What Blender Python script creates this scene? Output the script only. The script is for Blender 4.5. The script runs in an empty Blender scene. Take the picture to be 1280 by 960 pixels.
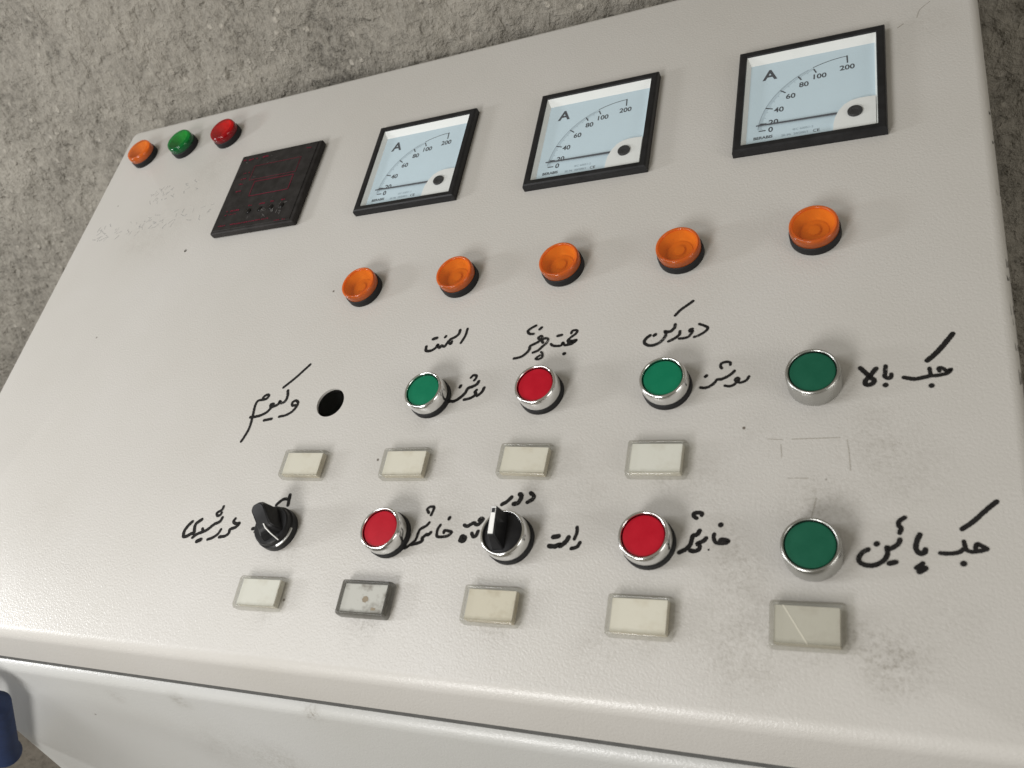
import bpy, bmesh, math, random
from mathutils import Vector, Matrix, noise

# ---------------------------------------------------------------- scene, camera, light
scene = bpy.context.scene
random.seed(4)
MM = 0.001
TILT = math.radians(20.8)          # the desk lid slopes towards the operator
LID_HEIGHT = 0.95                  # height of the lid's origin above the floor
RX = Matrix.Rotation(TILT, 4, 'X')
PANEL = Matrix.Translation((0, 0, LID_HEIGHT)) @ RX      # lid frame -> world


def panel_point(x, y, z):
    return PANEL @ Vector((x * MM, y * MM, z * MM))


cam_data = bpy.data.cameras.new('camera')
cam = bpy.data.objects.new('camera', cam_data)
scene.collection.objects.link(cam)
right = Vector((0.90027, 0.17641, -0.39798))
up = Vector((0.04789, 0.86853, 0.49333))
back = Vector((0.43269, -0.46319, 0.77346))
rot = Matrix((right, up, back)).transposed().to_4x4()
cam.matrix_world = Matrix.Translation(panel_point(284.02, -345.59, 428.34)) @ RX @ rot
cam_data.sensor_width = 36.0
cam_data.lens = 36.0 * 1062.13 / 1280.0
cam_data.clip_start = 0.02
cam_data.clip_end = 60
cam_data.dof.use_dof = True
cam_data.dof.focus_distance = 0.62
cam_data.dof.aperture_fstop = 13
scene.camera = cam

world = bpy.data.worlds.new('World')
scene.world = world
world.use_nodes = True
bg = world.node_tree.nodes['Background']
bg.inputs['Color'].default_value = (1.0, 0.92, 0.76, 1)
bg.inputs['Strength'].default_value = 0.26


def area_light(name, loc, target, size_x, size_y, power, color):
    l = bpy.data.lights.new(name, 'AREA')
    l.shape = 'RECTANGLE'
    l.size, l.size_y = size_x, size_y
    l.energy = power
    l.color = color
    o = bpy.data.objects.new(name, l)
    scene.collection.objects.link(o)
    o.location = loc
    d = Vector(target) - Vector(loc)
    o.rotation_euler = d.to_track_quat('-Z', 'Y').to_euler()
    return o


# daylight through the workshop door in front of the desk, a window and a high opening on the left; an added fill lamp on the right brightens the wall
area_light('door_daylight', (-0.36, -1.45, 1.32), (-0.18, 0.05, 0.96), 0.40, 0.46, 13.4, (1.0, 0.985, 0.965))
area_light('window_daylight', (-1.55, -0.55, 1.32), (-0.1, 0.0, 0.95), 0.22, 0.22, 9, (0.98, 0.99, 1.0))
area_light('high_opening_daylight', (-1.0, -0.80, 2.3), (-0.1, 0.3, 0.95), 0.8, 0.6, 11, (0.98, 0.985, 1.0))
area_light('side_fill_light', (1.7, -0.9, 1.15), (0.5, 0.3, 0.65), 0.8, 0.8, 7, (1.0, 0.98, 0.94))

scene.view_settings.view_transform = 'Standard'
scene.view_settings.look = 'None'
scene.view_settings.exposure = 0.0
scene.view_settings.gamma = 1.0
scene.render.engine = 'CYCLES'
scene.cycles.max_bounces = 8
scene.cycles.transparent_max_bounces = 12
scene.cycles.caustics_reflective = False
scene.cycles.caustics_refractive = False


# ---------------------------------------------------------------- materials
def new_mat(name):
    m = bpy.data.materials.new(name)
    m.use_nodes = True
    nt = m.node_tree
    return m, nt, nt.nodes['Principled BSDF']


def node(nt, kind, **inputs):
    n = nt.nodes.new(kind)
    for k, v in inputs.items():
        n.inputs[k].default_value = v
    return n


def plain(name, color, rough=0.5, metal=0.0, spec=0.5, bump=0.0, bump_scale=900.0, vary=0.0, coat=0.0):
    m, nt, b = new_mat(name)
    b.inputs['Base Color'].default_value = (*color, 1)
    b.inputs['Roughness'].default_value = rough
    b.inputs['Metallic'].default_value = metal
    b.inputs['Specular IOR Level'].default_value = spec
    b.inputs['Coat Weight'].default_value = coat
    tc = nt.nodes.new('ShaderNodeTexCoord')
    if bump:
        n = node(nt, 'ShaderNodeTexNoise', Scale=bump_scale, Detail=3.0)
        nt.links.new(tc.outputs['Object'], n.inputs['Vector'])
        bp = node(nt, 'ShaderNodeBump', Strength=bump, Distance=0.0004)
        nt.links.new(n.outputs['Fac'], bp.inputs['Height'])
        nt.links.new(bp.outputs['Normal'], b.inputs['Normal'])
    if vary:
        n = node(nt, 'ShaderNodeTexNoise', Scale=120.0, Detail=4.0)
        nt.links.new(tc.outputs['Object'], n.inputs['Vector'])
        mx = nt.nodes.new('ShaderNodeMix')
        mx.data_type = 'RGBA'
        mx.inputs['A'].default_value = (*[c * (1 - vary) for c in color], 1)
        mx.inputs['B'].default_value = (*[min(1, c * (1 + vary) + 0.04 * vary) for c in color], 1)
        nt.links.new(n.outputs['Fac'], mx.inputs['Factor'])
        nt.links.new(mx.outputs['Result'], b.inputs['Base Color'])
        rr = node(nt, 'ShaderNodeMapRange')
        rr.inputs['To Min'].default_value = max(0.02, rough - 0.12)
        rr.inputs['To Max'].default_value = rough + 0.12
        nt.links.new(n.outputs['Fac'], rr.inputs['Value'])
        nt.links.new(rr.outputs['Result'], b.inputs['Roughness'])
    return m


def powder_coat(name, spots, color=(0.555, 0.538, 0.51)):
    """Beige leather-grain powder coat with grime smudges at given lid positions (x, y, radius mm, amount)."""
    m, nt, b = new_mat(name)
    L = nt.links
    tc = nt.nodes.new('ShaderNodeTexCoord')
    co = tc.outputs['Object']
    # colour: faint large scale unevenness
    big = node(nt, 'ShaderNodeTexNoise', Scale=7.0, Detail=3.0, Roughness=0.6)
    L.new(co, big.inputs['Vector'])
    mx = nt.nodes.new('ShaderNodeMix')
    mx.data_type = 'RGBA'
    mx.inputs['A'].default_value = (color[0] * 0.90, color[1] * 0.895, color[2] * 0.87, 1)
    mx.inputs['B'].default_value = (color[0] * 1.03, color[1] * 1.035, color[2] * 1.05, 1)
    L.new(big.outputs['Fac'], mx.inputs['Factor'])
    col = mx.outputs['Result']
    # grime: speckled noise kept near a list of handled spots
    speck = node(nt, 'ShaderNodeTexNoise', Scale=420.0, Detail=4.0, Roughness=0.7)
    L.new(co, speck.inputs['Vector'])
    cloud = node(nt, 'ShaderNodeTexNoise', Scale=75.0, Detail=4.0, Roughness=0.65)
    L.new(co, cloud.inputs['Vector'])
    total = None
    for (x, y, z, r, a) in spots:
        d = nt.nodes.new('ShaderNodeVectorMath')
        d.operation = 'DISTANCE'
        L.new(co, d.inputs[0])
        d.inputs[1].default_value = (x * MM, y * MM, z * MM)
        mr = node(nt, 'ShaderNodeMapRange')
        mr.interpolation_type = 'SMOOTHSTEP'
        mr.inputs['From Min'].default_value = r * MM
        mr.inputs['From Max'].default_value = 0.0
        mr.inputs['To Min'].default_value = 0.0
        mr.inputs['To Max'].default_value = a * 0.54
        L.new(d.outputs['Value'], mr.inputs['Value'])
        if total is None:
            total = mr.outputs['Result']
        else:
            ad = nt.nodes.new('ShaderNodeMath')
            ad.operation = 'ADD'
            L.new(total, ad.inputs[0])
            L.new(mr.outputs['Result'], ad.inputs[1])
            total = ad.outputs['Value']
    if total is not None:
        s1 = node(nt, 'ShaderNodeMapRange')
        s1.inputs['From Min'].default_value = 0.46
        s1.inputs['From Max'].default_value = 0.66
        L.new(speck.outputs['Fac'], s1.inputs['Value'])
        s2 = node(nt, 'ShaderNodeMapRange')
        s2.inputs['From Min'].default_value = 0.40
        s2.inputs['From Max'].default_value = 0.85
        L.new(cloud.outputs['Fac'], s2.inputs['Value'])
        mul = nt.nodes.new('ShaderNodeMath')
        mul.operation = 'MULTIPLY_ADD'
        L.new(s1.outputs['Result'], mul.inputs[0])
        mul.inputs[1].default_value = 0.9
        L.new(s2.outputs['Result'], mul.inputs[2])
        m2 = nt.nodes.new('ShaderNodeMath')
        m2.operation = 'MULTIPLY'
        m2.use_clamp = True
        L.new(mul.outputs['Value'], m2.inputs[0])
        L.new(total, m2.inputs[1])
        g = nt.nodes.new('ShaderNodeMix')
        g.data_type = 'RGBA'
        L.new(m2.outputs['Value'], g.inputs['Factor'])
        L.new(col, g.inputs['A'])
        g.inputs['B'].default_value = (0.21, 0.19, 0.155, 1)
        col = g.outputs['Result']
    # scattered tiny specks everywhere
    vor = node(nt, 'ShaderNodeTexVoronoi', Scale=46.0)
    L.new(co, vor.inputs['Vector'])
    lt = node(nt, 'ShaderNodeMapRange')
    lt.inputs['From Min'].default_value = 0.055
    lt.inputs['From Max'].default_value = 0.03
    L.new(vor.outputs['Distance'], lt.inputs['Value'])
    thin = nt.nodes.new('ShaderNodeMath')
    thin.operation = 'GREATER_THAN'
    sep = nt.nodes.new('ShaderNodeSeparateColor')
    L.new(vor.outputs['Color'], sep.inputs['Color'])
    L.new(sep.outputs['Red'], thin.inputs[0])
    thin.inputs[1].default_value = 0.93
    mm_ = nt.nodes.new('ShaderNodeMath')
    mm_.operation = 'MULTIPLY'
    L.new(lt.outputs['Result'], mm_.inputs[0])
    L.new(thin.outputs['Value'], mm_.inputs[1])
    g2 = nt.nodes.new('ShaderNodeMix')
    g2.data_type = 'RGBA'
    L.new(mm_.outputs['Value'], g2.inputs['Factor'])
    L.new(col, g2.inputs['A'])
    g2.inputs['B'].default_value = (0.13, 0.11, 0.09, 1)
    L.new(g2.outputs['Result'], b.inputs['Base Color'])
    # leather grain relief
    n1 = node(nt, 'ShaderNodeTexNoise', Scale=680.0, Detail=2.5, Roughness=0.55, Distortion=0.4)
    L.new(co, n1.inputs['Vector'])
    bp = node(nt, 'ShaderNodeBump', Strength=0.45, Distance=0.0005)
    L.new(n1.outputs['Fac'], bp.inputs['Height'])
    n2 = node(nt, 'ShaderNodeTexNoise', Scale=14.0, Detail=1.0)
    L.new(co, n2.inputs['Vector'])
    bp2 = node(nt, 'ShaderNodeBump', Strength=0.10, Distance=0.004)
    L.new(n2.outputs['Fac'], bp2.inputs['Height'])
    L.new(bp2.outputs['Normal'], bp.inputs['Normal'])
    L.new(bp.outputs['Normal'], b.inputs['Normal'])
    b.inputs['Roughness'].default_value = 0.42
    b.inputs['Coat Weight'].default_value = 0.22
    b.inputs['Coat Roughness'].default_value = 0.2
    L.new(bp.outputs['Normal'], b.inputs['Coat Normal'])
    b.inputs['Specular IOR Level'].default_value = 0.5
    return m


def see_through(name, tint, body, amount, rough=0.12, body_translucent=0.4):
    """Thin clear plastic: tinted see-through mixed with a coloured body and a Fresnel gloss."""
    m = bpy.data.materials.new(name)
    m.use_nodes = True
    nt = m.node_tree
    nt.nodes.clear()
    L = nt.links
    out = nt.nodes.new('ShaderNodeOutputMaterial')
    tr = node(nt, 'ShaderNodeBsdfTransparent', Color=(*tint, 1))
    di = node(nt, 'ShaderNodeBsdfDiffuse', Color=(*body, 1))
    tl = node(nt, 'ShaderNodeBsdfTranslucent', Color=(*body, 1))
    mb = node(nt, 'ShaderNodeMixShader', Fac=body_translucent)
    L.new(di.outputs[0], mb.inputs[1])
    L.new(tl.outputs[0], mb.inputs[2])
    m1 = node(nt, 'ShaderNodeMixShader', Fac=amount)
    L.new(mb.outputs[0], m1.inputs[1])
    L.new(tr.outputs[0], m1.inputs[2])
    gl = node(nt, 'ShaderNodeBsdfGlossy', Roughness=rough)
    fr = node(nt, 'ShaderNodeFresnel', IOR=1.45)
    geo = nt.nodes.new('ShaderNodeNewGeometry')
    inv = node(nt, 'ShaderNodeMath')
    inv.operation = 'SUBTRACT'
    inv.inputs[0].default_value = 1.0
    L.new(geo.outputs['Backfacing'], inv.inputs[1])
    fm = nt.nodes.new('ShaderNodeMath')
    fm.operation = 'MULTIPLY'
    L.new(fr.outputs[0], fm.inputs[0])
    L.new(inv.outputs[0], fm.inputs[1])
    m2 = nt.nodes.new('ShaderNodeMixShader')
    L.new(fm.outputs[0], m2.inputs[0])
    L.new(m1.outputs[0], m2.inputs[1])
    L.new(gl.outputs[0], m2.inputs[2])
    L.new(m2.outputs[0], out.inputs['Surface'])
    return m


def concrete(name, light, dark, pit_scale):
    m, nt, b = new_mat(name)
    L = nt.links
    tc = nt.nodes.new('ShaderNodeTexCoord')
    co = tc.outputs['Object']
    n1 = node(nt, 'ShaderNodeTexNoise', Scale=6.5, Detail=8.0, Roughness=0.66)
    L.new(co, n1.inputs['Vector'])
    n2 = node(nt, 'ShaderNodeTexNoise', Scale=pit_scale, Detail=4.0, Roughness=0.7)
    L.new(co, n2.inputs['Vector'])
    n3 = node(nt, 'ShaderNodeTexNoise', Scale=pit_scale * 0.62, Detail=2.0, Roughness=0.5)     # pits
    L.new(co, n3.inputs['Vector'])
    pit = node(nt, 'ShaderNodeMapRange')
    pit.inputs['From Min'].default_value = 0.54
    pit.inputs['From Max'].default_value = 0.80
    L.new(n3.outputs['Fac'], pit.inputs['Value'])
    n4 = node(nt, 'ShaderNodeTexVoronoi', Scale=pit_scale * 0.45)                               # pale sand grains
    L.new(co, n4.inputs['Vector'])
    grain = node(nt, 'ShaderNodeMapRange')
    grain.inputs['From Min'].default_value = 0.26
    grain.inputs['From Max'].default_value = 0.14
    L.new(n4.outputs['Distance'], grain.inputs['Value'])
    gsel = nt.nodes.new('ShaderNodeSeparateColor')
    L.new(n4.outputs['Color'], gsel.inputs['Color'])
    ggt = nt.nodes.new('ShaderNodeMath')
    ggt.operation = 'GREATER_THAN'
    L.new(gsel.outputs['Green'], ggt.inputs[0])
    ggt.inputs[1].default_value = 0.80
    gm = nt.nodes.new('ShaderNodeMath')
    gm.operation = 'MULTIPLY'
    L.new(grain.outputs['Result'], gm.inputs[0])
    L.new(ggt.outputs[0], gm.inputs[1])
    ad = nt.nodes.new('ShaderNodeMath')
    ad.operation = 'MULTIPLY_ADD'
    L.new(n2.outputs['Fac'], ad.inputs[0])
    ad.inputs[1].default_value = 0.62
    sc = nt.nodes.new('ShaderNodeMath')
    sc.operation = 'MULTIPLY'
    sc.inputs[1].default_value = 0.72
    L.new(n1.outputs['Fac'], sc.inputs[0])
    L.new(sc.outputs[0], ad.inputs[2])
    cr = nt.nodes.new('ShaderNodeValToRGB')
    e = cr.color_ramp.elements
    e[0].position, e[0].color = 0.44, (*dark, 1)
    e[1].position, e[1].color = 0.82, (*light, 1)
    mid = e.new(0.60)
    mid.color = (*[(a * 0.62 + c * 0.38) for a, c in zip(light, dark)], 1)
    L.new(ad.outputs[0], cr.inputs['Fac'])
    mg = nt.nodes.new('ShaderNodeMix')
    mg.data_type = 'RGBA'
    L.new(gm.outputs[0], mg.inputs['Factor'])
    L.new(cr.outputs['Color'], mg.inputs['A'])
    mg.inputs['B'].default_value = (*[min(0.7, c * 1.12) for c in light], 1)
    L.new(mg.outputs['Result'], b.inputs['Base Color'])
    b.inputs['Roughness'].default_value = 0.93
    b.inputs['Specular IOR Level'].default_value = 0.2
    hs = nt.nodes.new('ShaderNodeMath')
    hs.operation = 'MULTIPLY_ADD'                       # relief = noise + grains - pits
    L.new(pit.outputs['Result'], hs.inputs[0])
    hs.inputs[1].default_value = -0.55
    L.new(n2.outputs['Fac'], hs.inputs[2])
    hg = nt.nodes.new('ShaderNodeMath')
    hg.operation = 'MULTIPLY_ADD'
    L.new(gm.outputs[0], hg.inputs[0])
    hg.inputs[1].default_value = 0.25
    L.new(hs.outputs[0], hg.inputs[2])
    bp = node(nt, 'ShaderNodeBump', Strength=1.0, Distance=0.006)
    L.new(hg.outputs[0], bp.inputs['Height'])
    L.new(bp.outputs['Normal'], b.inputs['Normal'])
    return m


PLATES = [(-103, -147), (-20, -147), (66, -146), (147, -145), (-105, -238), (-24, -236), (61, -235), (147, -235), (230, -234)]
SPOTS = [(x + 4, y - 12, 15, 0.45) for x, y in PLATES] + [(x + 18, y + 2, 12, 0.4) for x, y in PLATES] + [
         (x, y - 15, 13, 0.3) for x in (-17, 66, 148, 232) for y in (-98, -195)] + [(268, -248, 26, 0.9), (255, -238, 20, 0.5), (125, -252, 24, 0.45), (190, -232, 45, 0.35), (60, -250, 30, 0.25),
         (20, -170, 30, 0.25), (232, -175, 30, 0.55), (250, -160, 45, 0.2), (205, -250, 40, 0.4), (280, -150, 30, 0.35),
         (175, -160, 35, 0.35), (105, -160, 40, 0.25), (-100, -205, 26, 0.5), (-24, -250, 26, 0.5), (-330, 155, 70, 0.16),
         (-400, 105, 45, 0.22), (-370, 100, 60, 0.22), (-340, 180, 30, 0.3), (300, 175, 30, 0.25), (273, 150, 26, 0.25), (290, -225, 30, 0.25),
         (-300, -230, 60, 0.14), (200, -130, 26, 0.25), (-360, -200, 70, 0.12), (160, -40, 60, 0.1), (-80, -160, 18, 0.3), (195, -205, 25, 0.5), (190, -190, 18, 0.4), (262, -130, 30, 0.4)]
MAT = {
    'coat': powder_coat('lid_powder_coat', [(x, y, 0, r, a) for x, y, r, a in SPOTS]),
    'coat_body': powder_coat('body_powder_coat', [(-203, -303, -58, 14, 0.90), (-109, -295, -39, 9, 1.30), (-80, -300, -50, 10, 1.50), (-275, -306, -66, 16, 0.50), (-151, -327, -121, 40, 0.60), (27, -295, -38, 16, 0.50), (-203, -325, -118, 50, 0.35), (-386, -307, -70, 14, 0.80)],
                             color=(0.51, 0.51, 0.495)),
    'black': plain('black_plastic', (0.008, 0.008, 0.009), 0.40, vary=0.35, bump=0.12, spec=0.22),
    'black_dusty': plain('dusty_black_plastic', (0.011, 0.009, 0.008), 0.55, vary=0.6, bump=0.15, spec=0.15),
    'rubber': plain('black_rubber', (0.010, 0.010, 0.011), 0.6, vary=0.2, spec=0.2),
    'chrome': plain('chrome', (0.74, 0.74, 0.73), 0.16, metal=1.0, vary=0.05),
    'satin': plain('satin_metal', (0.50, 0.50, 0.48), 0.30, metal=1.0, vary=0.08),
    'green': plain('green_plastic', (0.002, 0.165, 0.080), 0.42, vary=0.12, bump=0.10, spec=0.2),
    'green_worn': plain('worn_green_plastic', (0.006, 0.092, 0.050), 0.5, vary=0.16, bump=0.15, spec=0.2),
    'red': plain('red_plastic', (0.43, 0.003, 0.016), 0.42, vary=0.14, bump=0.10, spec=0.2),
    'white': plain('white_plastic', (0.78, 0.78, 0.76), 0.4, vary=0.03),
    'dial': plain('pale_blue_dial', (0.58, 0.70, 0.77), 0.55, vary=0.015),
    'ink': plain('marker_ink', (0.007, 0.006, 0.0055), 0.75, vary=0.4, spec=0.15),
    'print': plain('dial_print', (0.045, 0.05, 0.06), 0.6),
    'print_pale': plain('pale_dial_print', (0.30, 0.37, 0.42), 0.6),
    'needle': plain('needle_paint', (0.06, 0.065, 0.08), 0.5),
    'scuff': plain('scuff_grime', (0.40, 0.375, 0.33), 0.8, spec=0.2),
    'pale_scuff': plain('pale_scuff', (0.16, 0.155, 0.15), 0.8, spec=0.2),
    'stain': plain('brown_stain', (0.30, 0.235, 0.16), 0.8, vary=0.3),
    'ghost': plain('erased_ink', (0.40, 0.40, 0.395), 0.8, spec=0.2),
    'chip': plain('chipped_edge', (0.06, 0.055, 0.05), 0.8),
    'shade_strip': plain('shade_strip_grey', (0.11, 0.11, 0.106), 0.9, vary=0.3, spec=0.1),  # dark tone of the strip that stands for shade in the seam
    'red_print': plain('dark_red_print', (0.15, 0.014, 0.030), 0.6, spec=0.1),
    'gloss_dark': plain('dark_display', (0.008, 0.007, 0.007), 0.25, spec=0.2),
    'clear': see_through('clear_plastic', (0.94, 0.94, 0.92), (0.27, 0.26, 0.225), 0.80, 0.14),
    'clear_dirty': see_through('dirty_clear_plastic', (0.80, 0.79, 0.76), (0.13, 0.13, 0.12), 0.45, 0.18),
    'glass': see_through('meter_glass', (0.97, 0.985, 0.99), (0.7, 0.75, 0.78), 0.965, 0.05),
    'blue': plain('blue_rubber', (0.005, 0.022, 0.085), 0.8, vary=0.35, bump=0.3, bump_scale=300),
    'wall': concrete('rough_cement', (0.36, 0.335, 0.29), (0.095, 0.088, 0.074), 140.0),
    'ground': concrete('cement_floor', (0.24, 0.215, 0.18), (0.10, 0.088, 0.072), 60.0),
}
LENS = {
    'orange': ((1.0, 0.60, 0.22), (0.92, 0.25, 0.05), (0.64, 0.42, 0.17)),
    'green': ((0.10, 0.85, 0.35), (0.006, 0.22, 0.075), (0.01, 0.30, 0.10)),
    'red': ((0.95, 0.06, 0.08), (0.40, 0.006, 0.018), (0.55, 0.008, 0.02)),
}
for k, (t, bd, fl) in LENS.items():
    MAT['lens_' + k] = see_through(k + '_lens', t, bd, 0.88, 0.07, 0.55)
    MAT['rim_' + k] = see_through(k + '_lens_rim', t, bd, 0.42, 0.16, 0.6)
    MAT['well_' + k] = plain(k + '_diffuser', fl, 0.45, vary=0.12)


def add_dry_gaps(m, low, high):
    """Marker ink thins out in places: noise lets the paint below show."""
    nt = m.node_tree
    b = nt.nodes['Principled BSDF']
    tc = nt.nodes.new('ShaderNodeTexCoord')
    n = node(nt, 'ShaderNodeTexNoise', Scale=900.0, Detail=3.0, Roughness=0.6)
    nt.links.new(tc.outputs['Object'], n.inputs['Vector'])
    n2 = node(nt, 'ShaderNodeTexNoise', Scale=60.0, Detail=2.0)
    nt.links.new(tc.outputs['Object'], n2.inputs['Vector'])
    s = nt.nodes.new('ShaderNodeMath')
    s.operation = 'MULTIPLY_ADD'
    nt.links.new(n2.outputs['Fac'], s.inputs[0])
    s.inputs[1].default_value = 0.6
    nt.links.new(n.outputs['Fac'], s.inputs[2])
    mr = node(nt, 'ShaderNodeMapRange')
    mr.inputs['From Min'].default_value = low
    mr.inputs['From Max'].default_value = high
    mr.inputs['To Min'].default_value = 1.0
    mr.inputs['To Max'].default_value = 0.35
    nt.links.new(s.outputs[0], mr.inputs['Value'])
    nt.links.new(mr.outputs['Result'], b.inputs['Alpha'])


add_dry_gaps(MAT['ink'], 0.90, 1.08)
add_dry_gaps(MAT['scuff'], 0.70, 0.95)
add_dry_gaps(MAT['ghost'], 0.55, 0.85)


def card_mat(name, color, stain, amount):
    m, nt, b = new_mat(name)
    tc = nt.nodes.new('ShaderNodeTexCoord')
    n = node(nt, 'ShaderNodeTexNoise', Scale=110.0, Detail=4.0, Roughness=0.6)
    nt.links.new(tc.outputs['Object'], n.inputs['Vector'])
    mr = node(nt, 'ShaderNodeMapRange')
    mr.inputs['From Min'].default_value = 0.5
    mr.inputs['From Max'].default_value = 0.75
    mr.inputs['To Max'].default_value = amount
    nt.links.new(n.outputs['Fac'], mr.inputs['Value'])
    mx = nt.nodes.new('ShaderNodeMix')
    mx.data_type = 'RGBA'
    mx.inputs['A'].default_value = (*color, 1)
    mx.inputs['B'].default_value = (*stain, 1)
    nt.links.new(mr.outputs['Result'], mx.inputs['Factor'])
    nt.links.new(mx.outputs['Result'], b.inputs['Base Color'])
    b.inputs['Roughness'].default_value = 0.6
    return m


CARDS = {
    'cream': card_mat('cream_card', (0.67, 0.625, 0.52), (0.50, 0.43, 0.31), 0.45),
    'white': card_mat('white_card', (0.69, 0.665, 0.585), (0.52, 0.47, 0.37), 0.45),
    'yellow': card_mat('yellowed_card', (0.60, 0.545, 0.43), (0.40, 0.33, 0.22), 0.6),
    'stained': card_mat('stained_card', (0.56, 0.54, 0.49), (0.16, 0.13, 0.10), 0.9),
    'grey': card_mat('grey_card', (0.46, 0.43, 0.355), (0.36, 0.32, 0.255), 0.5),
}

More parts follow.
